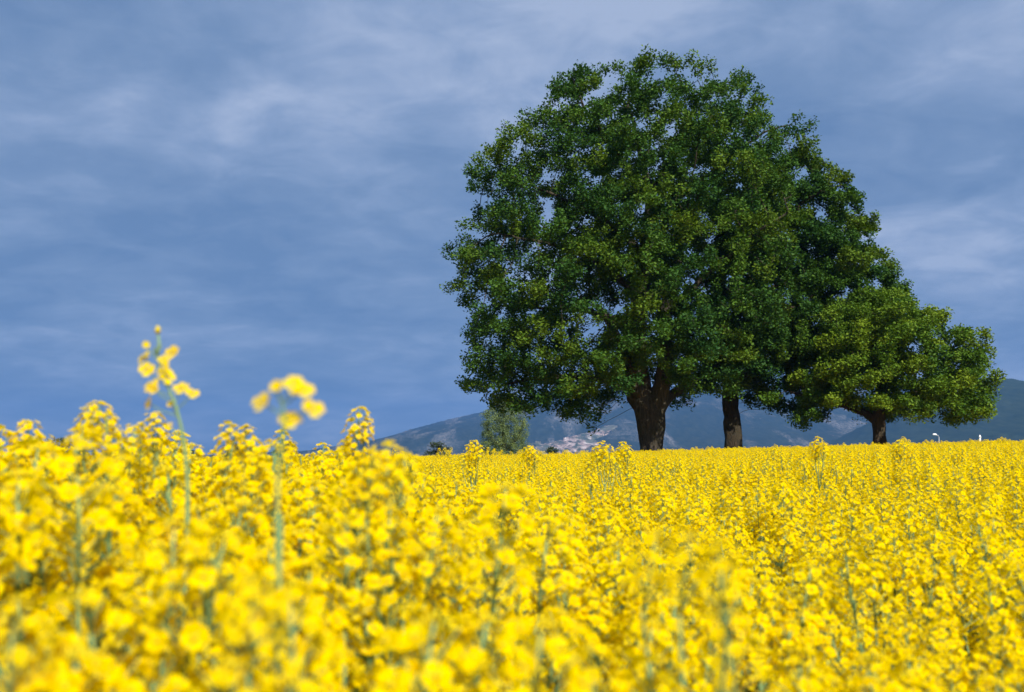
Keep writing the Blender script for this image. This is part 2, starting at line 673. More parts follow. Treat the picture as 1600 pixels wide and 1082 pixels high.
def crown_clumps(prof, D, count_sp, depth_k, seed, rad=(0.9, 1.5), inner=0.3, holes=(), extra=(), flat=0.7, ycent=None, tries=26000):
    """clump centres (world) spread through a solid whose silhouette is prof = rows (py, xl, xr)"""
    r = np.random.default_rng(seed)
    pr = np.array(prof, float)
    pys, xl, xr = pr[:, 0], pr[:, 1], pr[:, 2]
    s = D / F
    C = []
    Rr = []
    wmax = (xr - xl).max() / 2 * s
    for k in range(tries):
        py = r.uniform(pys[0], pys[-1])
        a, b_ = np.interp(py, pys, xl), np.interp(py, pys, xr)
        hw = (b_ - a) / 2 * s
        cr = r.uniform(*rad)
        if r.uniform() > hw / wmax * 1.6:
            continue
        hin = hw - cr * 0.62
        if hin < 0.2:
            continue
        # keep clumps under the top and above the bottom edge
        ty = (py - pys[0]) * s
        by = (pys[-1] - py) * s
        if ty < cr * flat * 0.8 or by < cr * flat * 0.6:
            continue
        rho = math.sqrt(r.uniform())
        if rho < 0.55 and r.uniform() > inner:
            continue
        th = r.uniform(0, 2 * math.pi)
        dxx = rho * math.cos(th) * hin
        dyy = rho * math.sin(th) * hin * depth_k
        px = (a + b_) / 2 + dxx / s
        skip = False
        for hx, hy, hr in holes:
            if (px - hx) ** 2 + (py - hy) ** 2 < (hr + cr / s * 0.55) ** 2:
                skip = True
        if skip:
            continue
        q = at(px, py, D)
        q.y += dyy
        q = np.array(q)
        if C and (((np.array(C) - q) ** 2 * np.array([1, 1, 1.7])).sum(1) < count_sp ** 2).any():
            continue
        C.append(q)
        Rr.append(cr)
    for px, py, dy, cr in extra:
        q = at(px, py, D)
        q.y += dy
        C.append(np.array(q))
        Rr.append(cr)
    return np.array(C), np.array(Rr)


def make_tree(name, label, cat, base_px, base_D, limbs, prof, D, spec, seed, leafmat, barkmat, group=None, holes=(), extra=(), group_part=None):
    """limbs: list of polylines [(px, py, dy, radius), ...]; the first starts at the base"""
    b0 = at(base_px, HY, base_D)
    bz = gz(b0.x, base_D)
    origin = np.array([b0.x, base_D, bz])
    root = thing(name, label, cat, tuple(origin), group)
    starts = []
    fixed = {}
    allpts = []
    for li, poly in enumerate(limbs):
        pts = [(np.array(at(px, py, D)) + np.array([0, dy, 0]), rad) for px, py, dy, rad in poly]
        if li == 0:
            pts[0] = (np.array([pts[0][0][0], base_D, bz - 0.25]), pts[0][1])
        # resample
        out_ = [pts[0]]
        for (p0, r0), (p1, r1) in zip(pts[:-1], pts[1:]):
            L = np.linalg.norm(p1 - p0)
            m = max(1, int(L / spec['step']))
            for k in range(1, m + 1):
                t = k / m
                q = p0 + (p1 - p0) * t
                if k < m:
                    q = q + rng.normal(0, 0.02 + 0.04 * min(1, r0), 3)
                out_.append((q, r0 + (r1 - r0) * t))
        if li == 0:
            prev = -1
        else:
            d = np.linalg.norm(np.array(allpts) - out_[0][0], axis=1)
            prev = int(d.argmin())
            out_ = out_[1:]
        for q, rad in out_:
            idx = len(starts)
            starts.append((q, prev))
            allpts.append(q)
            fixed[idx] = rad
            prev = idx
    C, Rr = crown_clumps(prof, D, spec['sp'], spec.get('dk', 0.85), seed, spec['rad'], spec.get('inner', 0.3), holes, extra, spec.get('flat', 0.7))
    r = np.random.default_rng(seed + 50)
    att = []
    flat = spec.get('flat', 0.7)
    for c, cr in zip(C, Rr):
        m = spec['att']
        u = r.normal(0, 1, (m, 3))
        u /= np.linalg.norm(u, axis=1, keepdims=True)
        u *= (r.uniform(0, 1, (m, 1)) ** 0.45) * cr
        u[:, 2] *= flat
        att.append(c + u)
    att = np.concatenate(att)
    P, par = grow(starts, att, spec['step'], spec['kill'], 170, seed + 9, 0.08)
    rad = pipe_radii(P, par, spec.get('tip', 0.011), 2.3, fixed)
    ns_ = len(starts)
    trunk = link('trunk', branch_mesh('trunk', P, par, rad, origin, barkmat, seed), root)
    # leaves on thin shoots that lie inside a clump
    thin = np.where((rad < spec.get('thin', 0.035)) & (np.arange(len(P)) >= ns_))[0]
    # distance to nearest clump
    keep = []
    ctint = r.uniform(0, 1, len(C))
    tnode = []
    for i0 in range(0, len(thin), 2000):
        ii = thin[i0:i0 + 2000]
        d = np.linalg.norm((P[ii][:, None, :] - C[None]) * np.array([1, 1, 1 / flat]), axis=2) / Rr[None]
        j = d.argmin(1)
        ok = d[np.arange(len(ii)), j] < 1.15
        keep.append(ii[ok])
        tnode.append(ctint[j[ok]])
    keep = np.concatenate(keep)
    tnode = np.concatenate(tnode)
    nl = spec['leaves']
    m = max(1, int(round(nl / max(1, len(keep)))))
    cen = np.repeat(P[keep], m, axis=0)
    tn = np.repeat(tnode, m)
    u = r.normal(0, 1, cen.shape)
    u /= np.linalg.norm(u, axis=1, keepdims=True)
    u *= (r.uniform(0, 1, (len(cen), 1)) ** 0.5) * spec['spread']
    cen = cen + u
    tint = np.clip(0.5 + 0.7 * (tn - 0.5) + r.normal(0, 0.11, len(cen)) + spec.get('tb', 0), 0, 1)
    sel = np.ones(len(cen), bool)
    for hx, hy, hr in holes:
        px = 800 + F * cen[:, 0] / D
        py = HY - F * (cen[:, 2] - ZC) / D
        dd = np.sqrt((px - hx) ** 2 + (py - hy) ** 2) / hr
        sel &= ~((dd < 1) & (r.uniform(0, 1, len(cen)) < 0.8))
    cen, tint = cen[sel], tint[sel]
    link('crown', leaf_mesh('crown', cen, tint, spec['size'], leafmat, origin, seed + 3, spec.get('asp', 0.62)), root)
    print(name, 'clumps', len(C), 'nodes', len(P), 'leaves', len(cen))
    return root


D1 = 46.0
make_tree('oak_tree', 'tallest oak in the group with a broad fluted light brown trunk', 'tree', 1020, D1,
    [[(1018, 712, 0, 0.60), (1017, 700, 0, 0.51), (1016, 685, 0, 0.54), (1016, 668, 0, 0.63), (1015, 650, 0, 0.71), (1010, 632, 0, 0.64), (1002, 612, 0.1, 0.50), (1000, 570, 0.2, 0.40),
      (996, 530, 0.3, 0.42), (1000, 480, 0.2, 0.38), (1008, 420, 0.0, 0.33), (1012, 360, 0, 0.27), (1015, 300, 0, 0.2), (1003, 240, 0.3, 0.13), (985, 170, 0.3, 0.06)],
     [(1016, 655, 0, 0.60), (1027, 628, -0.15, 0.52), (1034, 602, -0.35, 0.38), (1038, 550, -0.5, 0.33), (1036, 490, -0.8, 0.3), (1048, 430, -1.5, 0.2), (1060, 360, -2, 0.1)],
     [(1008, 640, 0, 0.4), (990, 600, -0.3, 0.26), (981, 570, -0.6, 0.28), (960, 530, -1.2, 0.2), (930, 490, -2, 0.12)],
     [(1006, 640, 0, 0.4), (978, 603, 0.3, 0.24), (940, 590, 0.4, 0.18), (890, 588, 0.5, 0.13), (830, 590, 0.6, 0.08), (780, 600, 0.8, 0.04)],
     [(1026, 640, 0, 0.34), (1056, 612, 0.3, 0.20), (1082, 598, 0.8, 0.2), (1120, 575, 1.6, 0.12), (1160, 545, 2.2, 0.06)],
     [(996, 525, 0.3, 0.3), (960, 495, 0.8, 0.19), (915, 478, 1.2, 0.13), (850, 475, 1.5, 0.08), (780, 470, 1.6, 0.04)],
     [(1010, 400, 0, 0.24), (960, 350, 0.5, 0.14), (900, 315, 0.5, 0.09), (830, 285, 0.6, 0.05), (770, 270, 0.6, 0.03)],
     [(1000, 460, 0, 0.2), (940, 420, -1.0, 0.12), (860, 395, -1.8, 0.07), (780, 380, -2, 0.04)],
     [(1015, 310, 0, 0.17), (1045, 250, -0.2, 0.12), (1075, 190, 0, 0.08), (1100, 140, 0, 0.04)],
     [(1012, 350, 0, 0.18), (1070, 300, 0.6, 0.12), (1130, 250, 0.8, 0.08), (1200, 200, 0.6, 0.05), (1240, 190, 0.5, 0.03)],
     [(1013, 320, 0, 0.15), (960, 240, -0.8, 0.1), (910, 180, -1, 0.06), (890, 130, -1, 0.03)],
     [(1036, 500, -0.8, 0.2), (1090, 440, -1.6, 0.12), (1150, 390, -2.2, 0.08), (1210, 350, -2.4, 0.04)]],
    [(110, 885, 1140), (120, 872, 1160), (143, 852, 1180), (172, 828, 1200), (205, 795, 1216), (240, 748, 1236), (280, 712, 1246), (330, 716, 1250),
     (380, 694, 1255), (450, 697, 1250), (520, 712, 1235), (570, 714, 1210), (610, 730, 1160), (640, 748, 1110), (660, 780, 1060)],
    D1, dict(step=0.30, kill=0.36, sp=1.42, rad=(0.75, 1.45), inner=0.24, att=13, leaves=330000, spread=0.34, size=0.132, tb=0.0, flat=0.52),
    3, M_oak1, M_bark,
    group=None,
    holes=[(960, 132, 11), (1085, 152, 13), (832, 290, 10), (850, 312, 16), (760, 300, 10), (905, 250, 9), (940, 492, 20), (905, 480, 10), (1092, 430, 9), (985, 215, 12), (820, 408, 14),
           (1010, 660, 34), (1000, 615, 18), (1040, 650, 30), (965, 655, 26), (1085, 665, 30), (760, 470, 9), (1060, 300, 8), (860, 665, 22)],
    extra=[(905, 118, 0, 0.7), (938, 110, 0.5, 0.7), (885, 140, 0, 0.7), (975, 106, 0, 0.7), (1150, 116, 0, 0.7), (1010, 108, 0, 0.7), (1100, 106, 0, 0.7), (1258, 190, 0.3, 0.75), (1262, 225, 0.3, 0.8), (1235, 200, 0.3, 0.8), (932, 655, 0.5, 0.42), (928, 668, 0.5, 0.25), (960, 622, 0.6, 0.5), (790, 632, 0, 0.7), (768, 622, 0.2, 0.7), (840, 632, 0.8, 0.5), (895, 640, 0.8, 0.55),
           (1068, 625, 1.0, 0.45), (1085, 632, 1.2, 0.4), (735, 600, 0.2, 0.8), (980, 575, -2.6, 0.9), (940, 560, -3, 1.0), (900, 580, -2.5, 1.0), (985, 540, -3, 0.9), (1080, 560, -2.4, 0.9), (860, 600, -2, 0.9)])

D2 = 48.5
make_tree('oak_tree', 'tall oak in the middle with a slim straight dark trunk', 'tree', 1145, D2,
    [[(1146, 712, 0, 0.47), (1146, 698, 0, 0.42), (1145, 670, 0, 0.40), (1141, 630, 0, 0.37), (1141, 600, 0, 0.40), (1136, 560, 0, 0.34), (1130, 500, 0.2, 0.3), (1126, 440, 0.2, 0.27), (1130, 380, 0.2, 0.22), (1150, 320, 0, 0.15), (1185, 270, 0, 0.07)],
     [(1142, 600, 0, 0.34), (1175, 578, -0.5, 0.22), (1220, 562, -1.0, 0.16), (1270, 550, -1.5, 0.10), (1320, 540, -1.6, 0.05)],
     [(1141, 598, 0, 0.3), (1110, 580, -0.6, 0.18), (1080, 560, -1, 0.1), (1060, 530, -1.2, 0.05)],
     [(1131, 510, 0.2, 0.26), (1180, 470, 0.6, 0.18), (1240, 430, 1, 0.12), (1310, 400, 1, 0.06)],
     [(1128, 430, 0.2, 0.22), (1190, 370, -0.8, 0.14), (1250, 320, -1.2, 0.08), (1300, 300, -1.2, 0.04)],
     [(1130, 520, 0.2, 0.2), (1170, 500, -1.6, 0.12), (1230, 490, -2.8, 0.07)]],
    [(226, 1190, 1260), (250, 1170, 1292), (290, 1140, 1328), (340, 1115, 1362), (375, 1100, 1388), (420, 1090, 1392), (455, 1085, 1412), (500, 1085, 1415), (560, 1090, 1400), (610, 1110, 1345), (640, 1165, 1300), (655, 1190, 1280)],
    D2, dict(step=0.31, kill=0.36, sp=1.40, rad=(0.75, 1.4), inner=0.28, att=13, leaves=215000, spread=0.34, size=0.132, tb=-0.03, flat=0.52),
    17, M_oak2, M_bark2,
    holes=[(1145, 650, 24), (1145, 690, 30), (1100, 660, 30), (1118, 600, 10), (1200, 690, 40), (1140, 445, 9), (1210, 450, 9)],
    extra=[(1380, 415, 0.3, 0.9), (1390, 440, 0.5, 0.85), (1400, 462, 0.3, 0.85), (1412, 488, 0.5, 0.7), (1430, 500, 0.8, 0.7), (1255, 645, -1.2, 0.5), (1268, 655, -1.2, 0.4), (1205, 632, -0.5, 0.6), (1180, 628, 0, 0.5), (1100, 600, -1.5, 0.6), (1125, 545, -3, 0.9), (1180, 560, -3, 0.9)])

D3 = 44.5
make_tree('oak_tree', 'smallest oak on the right with a spreading yellowish green crown', 'tree', 1374, D3,
    [[(1375, 712, 0, 0.40), (1375, 698, 0, 0.33), (1374, 680, 0, 0.28), (1373, 660, 0, 0.28), (1374, 635, 0, 0.24), (1378, 600, 0, 0.19), (1380, 560, 0, 0.14), (1378, 520, 0, 0.08)],
     [(1373, 662, 0, 0.22), (1355, 645, 0.3, 0.17), (1325, 632, 0.6, 0.14), (1285, 622, 0.8, 0.09), (1245, 612, 0.8, 0.05)],
     [(1375, 640, 0, 0.2), (1410, 622, -0.3, 0.14), (1450, 610, -0.5, 0.1), (1500, 595, -0.5, 0.05)],
     [(1377, 610, 0, 0.16), (1420, 575, 0.6, 0.1), (1470, 550, 0.6, 0.06), (1515, 535, 0.5, 0.03)],
     [(1377, 600, 0, 0.15), (1335, 565, -0.8, 0.1), (1300, 540, -1.2, 0.05)]],
    [(452, 1320, 1400), (470, 1285, 1440), (492, 1262, 1478), (510, 1262, 1525), (530, 1252, 1543), (560, 1244, 1553), (600, 1236, 1555), (625, 1240, 1553), (648, 1255, 1543), (664, 1270, 1525)],
    D3, dict(step=0.26, kill=0.32, sp=0.92, rad=(0.45, 1.0), inner=0.35, att=11, leaves=115000, spread=0.34, size=0.118, dk=0.7, tb=0.06, flat=0.52),
    29, M_oak3, M_bark2,
    holes=[(1375, 690, 30), (1375, 660, 14), (1365, 600, 7), (1440, 690, 40), (1330, 690, 50), (1455, 578, 9), (1310, 665, 28), (1484, 506, 12), (1452, 540, 8), (1405, 600, 8)],
    extra=[(1250, 655, 0.4, 0.45), (1262, 662, 0.4, 0.35), (1205, 622, 0.3, 0.5), (1530, 640, -0.2, 0.6), (1500, 655, 0, 0.4), (1345, 655, 0.2, 0.3), (1425, 468, 0.8, 0.75), (1440, 482, 0.6, 0.75), (1405, 455, 0.9, 0.75), (1462, 500, 0.4, 0.6), (1420, 490, 0.2, 0.8)])

# pale loosely leaved tree far behind the tall oak
make_tree('willow_tree', 'distant pale grey green tree showing under the left side of the tallest oak', 'tree', 788, 125,
    [[(788, 712, 0, 0.3), (788, 700, 0, 0.25), (786, 680, 0, 0.18), (787, 655, 0, 0.12), (789, 635, 0, 0.05)],
     [(788, 704, 0, 0.2), (768, 685, 0, 0.12), (758, 662, 0, 0.06)],
     [(788, 704, 0, 0.2), (810, 685, 0, 0.12), (818, 660, 0, 0.06)]],
    [(624, 775, 806), (636, 762, 818), (655, 750, 824), (680, 746, 828), (700, 744, 828), (716, 750, 825)],
    125, dict(step=0.32, kill=0.42, sp=0.85, rad=(0.4, 0.8), inner=0.6, att=7, leaves=30000, spread=0.45, size=0.15, asp=0.5, flat=1.1),
    41, M_pale, M_bark2)

# dark bushes beyond the crest of the field
bush_specs = [
    (685, 690, 24, 95, 'dark rounded bush beyond the field, left of the pale distant tree'),
    (862, 695, 12, 100, 'small dark bush below the quarry, left of the broad oak trunk'),
    (97, 684, 34, 75, 'dark bush peeping through the flowers near the left edge'),
    (182, 698, 26, 80, 'dark bush behind the flowers left of the tall thin flower stalk'),
    (290, 702, 34, 78, 'dark bush behind the foot of the tall thin flower stalk'),
    (372, 692, 30, 76, 'dark bush behind the blossoms right of the tall thin stalk'),
    (448, 690, 22, 82, 'dark bush behind the blurred blossom with four open flowers'),
]
for k, (px, py, hw, D, lab) in enumerate(bush_specs):
    s = D / F
    make_tree('bush', lab, 'bush', px, D,
        [[(px, 720, 0, 0.10), (px, py + 22, 0, 0.06), (px, py + 8, 0, 0.03)]],
        [(py - 1, px - hw * 0.3, px + hw * 0.3), (py + 6, px - hw * 0.75, px + hw * 0.7), (py + 16, px - hw, px + hw), (py + 40, px - hw, px + hw), (py + 60, px - hw * 0.8, px + hw * 0.8)],
        D, dict(step=0.25, kill=0.35, sp=0.55, rad=(0.28, 0.45), inner=0.5, att=6, leaves=5500, spread=0.28, size=0.13),
        60 + k, M_dark, M_bark2, group='dark bushes beyond the field crest')

# street lamp and white post beyond the crest on the right
M_white = plain('white_paint', (0.8, 0.8, 0.8), 0.45, var=0.05)
M_steel = plain('galvanised_steel', (0.45, 0.47, 0.5), 0.45, 0.6, var=0.1)
D = 105.0
top = at(1467, 683, D)
bz = gz(top.x, D)
lamp = thing('street_lamp', 'thin grey street lamp with a white head beyond the field on the right', 'street lamp', (top.x, D, bz))
H = top.z - bz
m = MB(); m.tube([(0, 0, 0), (0, 0, H)], [0.09, 0.045], 10)
link('pole', m.mesh('pole', [M_steel], True), lamp)
m = MB(); m.tube([(0, 0, H - 0.02), (-0.1, 0, H + 0.15), (-0.32, 0, H + 0.22)], [0.045, 0.04, 0.035], 8)
link('arm', m.mesh('arm', [M_steel], True), lamp)
m = MB(); m.tube([(-0.22, 0, H + 0.22), (-0.32, 0, H + 0.25), (-0.55, 0, H + 0.26), (-0.66, 0, H + 0.24)], [0.05, 0.10, 0.10, 0.04], 10)
link('lamp_head', m.mesh('lamp_head', [M_white], True), lamp)
D = 60.0
top = at(1531, 680, D)
bz = gz(top.x, D)
post = thing('marker_post', 'short white post with a pointed cap on the right horizon of the field', 'post', (top.x, D, bz))
H = top.z - bz - 0.16
m = MB(); m.tube([(0, 0, 0), (0, 0, H)], [0.05, 0.05], 12)
link('shaft', m.mesh('shaft', [M_white], True), post)
m = MB(); m.tube([(0, 0, H), (0, 0, H + 0.03), (0, 0, H + 0.17)], [0.075, 0.075, 0.015], 12)
link('cap', m.mesh('cap', [M_white], True), post)


# ------------------------------------------------------------------ rapeseed
def flower_mb(rr, size=0.0092, openness=1.0):
    """one four-petalled flower facing +Z, origin at its centre"""
    mb = MB()
    for k in range(4):
        an = k * math.pi / 2 + rr.uniform(-0.12, 0.12)
        L = size * rr.uniform(0.9, 1.1)
        lift = (1 - openness) * 0.9 + rr.uniform(0.0, 0.25)
        W = L * rr.uniform(0.44, 0.54)
        ca, sa = math.cos(an), math.sin(an)
        prof = [(0.08, 0, 0), (0.55, W / L, 0.02), (0.93, W / L * 0.72, -0.05), (0.93, -W / L * 0.72, -0.05), (0.55, -W / L, 0.02), (0.6, 0, 0.07)]
        vs = []
        for u, v, z in prof:
            x = u * L * math.cos(lift)
            zz_ = u * L * math.sin(lift) + z * L
            y = v * L
            vs.append((x * ca - y * sa, x * sa + y * ca, zz_))
        t = rr.uniform(0.3, 0.8)
        mb.add(vs, [(0, 5, 1)[::-1], (5, 1, 2), (5, 2, 3), (5, 3, 4), (0, 4, 5)[::-1]], 0, t)
    # stamens
    mb.tube([(0, 0, -size * 0.15), (0, 0, size * 0.42)], [size * 0.1, size * 0.17], 5, 1, True, 0.75)
    return mb


def raceme_mb(rr, nf=17, scale=1.0, spread=1.0):
    """flower head along +Z, origin on the stalk below it"""
    mb = MB()
    h = 0.095 * scale
    mb.tube([(0, 0, 0), (0.002, 0, h * 0.5), (0, 0.001, h)], [0.0019, 0.0017, 0.0012], 4, 2)
    # young pods
    for k in range(4):
        an = rr.uniform(0, 6.28)
        z = rr.uniform(0.0, 0.022) * scale
        d = Vector((math.cos(an), math.sin(an), 0.9)).normalized()
        p0 = Vector((0, 0, z))
        p1 = p0 + d * 0.016 * scale
        p2 = p1 + Vector((d.x * 0.3, d.y * 0.3, 1)).normalized() * 0.018 * scale
        mb.tube([p0, p1, p2], [0.0006, 0.0010, 0.0005], 3, 2, False)
    # open flowers in a dome round the bud cluster
    for k in range(nf):
        an = k * 2.399 + rr.uniform(-0.3, 0.3)
        t = (k + 0.5) / nf
        z0 = (0.012 + 0.070 * t) * scale
        rad = (0.027 - 0.014 * t * t) * spread * scale * rr.uniform(0.85, 1.12)
        elev = 0.35 + 0.85 * t
        d = Vector((math.cos(an), math.sin(an), math.tan(elev) * 0.7)).normalized()
        p0 = Vector((0, 0, z0 - 0.006))
        p1 = Vector((math.cos(an) * rad, math.sin(an) * rad, z0 + 0.010 + rad * 0.35 * elev))
        mb.tube([p0, p1], [0.0006, 0.0006], 3, 2, False)
        f = flower_mb(rr, 0.0102 * rr.uniform(0.85, 1.1) * (0.8 + 0.2 * scale), rr.uniform(0.55, 1.0))
        nrm = (d + Vector((rr.uniform(-.25, .25), rr.uniform(-.25, .25), rr.uniform(-.1, .35)))).normalized()
        Mx = Matrix.Translation(p1 + d * 0.002) @ nrm.to_track_quat('Z', 'Y').to_matrix().to_4x4() @ Matrix.Rotation(rr.uniform(0, 1.57), 4, 'Z')
        mb.xf(f, Mx)
    # buds
    for k in range(11):
        an = k * 2.399
        q = 0.008 * math.sqrt(k / 11) * scale
        c = Vector((math.cos(an) * q, math.sin(an) * q, h + 0.004 - q * 0.5))
        s = 0.0024 * rr.uniform(0.8, 1.2)
        vs = [c + Vector((s * 0.7, 0, 0)), c + Vector((0, s * 0.7, 0)), c + Vector((-s * 0.7, 0, 0)), c + Vector((0, -s * 0.7, 0)), c + Vector((0, 0, s * 1.7)), c - Vector((0, 0, s * 1.4))]
        mb.add(vs, [(0, 1, 4), (1, 2, 4), (2, 3, 4), (3, 0, 4), (1, 0, 5), (2, 1, 5), (3, 2, 5), (0, 3, 5)], 1, rr.uniform(0.3, 0.9))
    return mb


rr = random.Random(5)
RMATS = [M_petal, M_bud, M_stem]
RAC = [raceme_mb(rr, rr.choice([15, 20, 24, 28]), rr.uniform(0.85, 1.25), rr.uniform(0.9, 1.15)).mesh('flower_head', RMATS) for _ in range(7)]
FLW = [flower_mb(rr, 0.0105, o_).mesh('flower', RMATS) for o_ in (1.0, 0.8, 0.65, 0.35)]


def rape_leaf(rr, L=0.12):
    """narrow clasping leaf growing from the origin outward along +X"""
    mb = MB()
    nseg = 5
    vs, fs = [], []
    for i in range(nseg + 1):
        t = i / nseg
        wd = L * 0.16 * (math.sin(math.pi * min(1, t * 0.85 + 0.12)) ** 0.8) * (1 - t * 0.5)
        x = L * t * math.cos(0.5 * t)
        z = L * (0.55 * t - 0.75 * t * t)
        vs += [(x, wd, z + wd * 0.3), (x, 0, z), (x, -wd, z + wd * 0.3)]
    for i in range(nseg):
        a = i * 3
        fs += [(a, a + 1, a + 4, a + 3), (a + 1, a + 2, a + 5, a + 4)]
    mb.add(vs, fs, 0, rr.uniform(0.2, 0.8))
    return mb


LEAFM = [rape_leaf(rr, q).mesh('leaf', [M_rleaf], True) for q in (0.10, 0.14, 0.19)]


def smooth_path(pts, n=8):
    pts = [Vector(p) for p in pts]
    out_ = []
    for i in range(len(pts) - 1):
        p0 = pts[max(i - 1, 0)]; p1 = pts[i]; p2 = pts[i + 1]; p3 = pts[min(i + 2, len(pts) - 1)]
        for k in range(n):
            t = k / n
            out_.append(0.5 * ((2 * p1) + (p2 - p0) * t + (2 * p0 - 5 * p1 + 4 * p2 - p3) * t * t + (3 * p1 - p0 - 3 * p2 + p3) * t ** 3))
    out_.append(pts[-1])
    return out_


def plant_variant(seed):
    """stem mesh plus placements of flower heads and leaves; canopy height 1.25 m"""
    q = random.Random(seed)
    H = 1.11 + q.uniform(-0.04, 0.06)
    lean = Vector((q.uniform(-.06, .06), q.uniform(-.06, .06), 0))
    main = smooth_path([(0, 0, -0.05), lean * 0.25 + Vector((0, 0, H * 0.4)), lean * 0.6 + Vector((q.uniform(-.02, .02), q.uniform(-.02, .02), H * 0.75)), lean + Vector((0, 0, H))], 4)
    mb = MB()
    n = len(main)
    mb.tube(main, [0.0055 - 0.0036 * (i / (n - 1)) for i in range(n)], 6, 0, False)
    heads = [(main[-1], (main[-1] - main[-2]).normalized(), q.uniform(1.0, 1.25), q.randrange(7))]
    leaves = []
    nb = q.randint(9, 13)
    for k in range(nb):
        t = 0.54 + 0.38 * k / nb + q.uniform(-.03, .03)
        i = int(t * (n - 1))
        p0 = main[i].lerp(main[min(i + 1, n - 1)], t * (n - 1) - i)
        an = k * 2.4 + q.uniform(-.4, .4)
        top_ = H - abs(q.gauss(0.0, 0.12)) - 0.02 * (nb - k) * q.uniform(0, 1)
        rad = q.uniform(0.06, 0.18)
        p2 = Vector((p0.x + math.cos(an) * rad, p0.y + math.sin(an) * rad, max(top_, p0.z + 0.08)))
        p1 = p0.lerp(p2, 0.5) + Vector((math.cos(an), math.sin(an), 0)) * rad * 0.25 - Vector((0, 0, 0.015))
        br = smooth_path([p0, p1, p2], 3)
        mb.tube(br, [0.0030 - 0.0012 * (j / (len(br) - 1)) for j in range(len(br))], 4, 0, False)
        d = (br[-1] - br[-2]).normalized()
        heads.append((p2, (d + Vector((0, 0, 0.6))).normalized(), q.uniform(0.8, 1.15), q.randrange(7)))
        leaves.append((p0, an, q.uniform(0.7, 1.1), q.randrange(2)))
    for k in range(4):
        t = 0.12 + 0.12 * k
        i = int(t * (n - 1))
        leaves.append((main[i], k * 2.1 + q.uniform(0, 1), q.uniform(1.0, 1.8), 2))
    return mb.mesh('stem', [M_stem], True), heads, leaves


NV = 9
VAR = [plant_variant(100 + k) for k in range(NV)]


def build_plant(name, label, loc, rz, sc, vi, group):
    st, heads, leaves = VAR[vi]
    root = thing(name, label, 'flowering plant', loc, group)
    root.rotation_euler = (0, 0, rz)
    root.scale = (sc, sc, sc)
    link('stem', st, root)
    for p_, d, s, ri in heads:
        o = link('flower_head', RAC[ri], root, p_)
        o.rotation_euler = d.to_track_quat('Z', 'Y').to_euler()
        o.scale = (s, s, s)
    for p_, an, s, li in leaves:
        o = link('leaf', LEAFM[li], root, p_)
        o.rotation_euler = (0, 0, an)
        o.scale = (s, s, s)
    return root


# positions on a jittered grid; density thins slightly with distance
def canopy_boost(x, y):
    """some stretches of the crop stand taller: the near left, a few patches"""
    u = x / np.maximum(y, 0.5)
    b_ = 0.035 * fbm(x, y, 31, 3, 2.2) * np.exp(-y / 9)
    left = 1 / (1 + np.exp((u + 0.08) / 0.09))
    b_ = b_ + 0.34 * left * np.exp(-((y - 2.4) / 2.6) ** 2)
    return b_


def scatter(x0, x1, y0, y1, cell, seed):
    r = np.random.default_rng(seed)
    nx_ = int((x1 - x0) / cell)
    ny_ = int((y1 - y0) / cell)
    X_, Y_ = np.meshgrid(x0 + (np.arange(nx_) + 0.5) * cell, y0 + (np.arange(ny_) + 0.5) * cell)
    X_ = X_ + r.uniform(-0.48, 0.48, X_.shape) * cell
    Y_ = Y_ + r.uniform(-0.48, 0.48, Y_.shape) * cell
    return X_.ravel(), Y_.ravel()


def edge_x(y):
    return 0.80 * np.maximum(y, 0) + 3.0


bands = [(-1.6, 9.0, 0.165), (9.0, 20.0, 0.18), (20.0, 44.5, 0.20)]
PX, PY = [], []
for i, (a_, b_, c_) in enumerate(bands):
    e = float(edge_x(b_))
    x_, y_ = scatter(-e, e, a_, b_, c_, 200 + i)
    k = np.abs(x_) < edge_x(y_)
    PX.append(x_[k]); PY.append(y_[k])
PX = np.concatenate(PX); PY = np.concatenate(PY)
dist = np.hypot(PX, PY)
keep = dist > 0.50
# standing room in front of the lens
keep &= ~((np.abs(PX) < 0.33 * PY + 0.16) & (PY > 0) & (PY < 0.62))
PX, PY, dist = PX[keep], PY[keep], dist[keep]
r = np.random.default_rng(77)
PS = 1.0 + r.normal(0, 0.045, len(PX)) + canopy_boost(PX, PY) / 1.25
# crowns of near plants stay under the skyline; far stragglers may rise a little
lim = ZC + 0.0 + np.where(PX / np.maximum(PY, 0.5) < -0.07, 0.010, 0.001) * dist - np.where(PX / np.maximum(PY, 0.5) < -0.07, 0, 0.05)
PS = np.minimum(PS, (lim + r.uniform(-0.05, 0.0, len(PX))) / np.where(PX / np.maximum(PY, 0.5) < -0.07, 1.265, 1.31))
far_tall = (dist > 6) & (r.uniform(0, 1, len(PX)) < 0.004)
PS[far_tall] += r.uniform(0.08, 0.2, far_tall.sum())
PV = r.integers(0, NV, len(PX))
PR = r.uniform(0, 2 * math.pi, len(PX))
PZ = g(PX, PY)

# which are in view and nearest: built one by one
inview = (PY > 0.4) & (np.abs(PX) < 0.5143 * PY + 0.06)
order = np.argsort(np.where(inview, dist, 1e9))
N_IND = 285
ind = order[:N_IND]
print('individual plants reach', dist[ind].max(), 'total plants', len(PX))
for i in ind:
    build_plant('rapeseed_plant', 'yellow flowering rapeseed plant standing in the dense foreground crop below the skyline',
                (PX[i], PY[i], PZ[i]), PR[i], PS[i], int(PV[i]), 'rapeseed plants of the dense foreground crop')
mask = np.ones(len(PX), bool)
mask[ind] = False


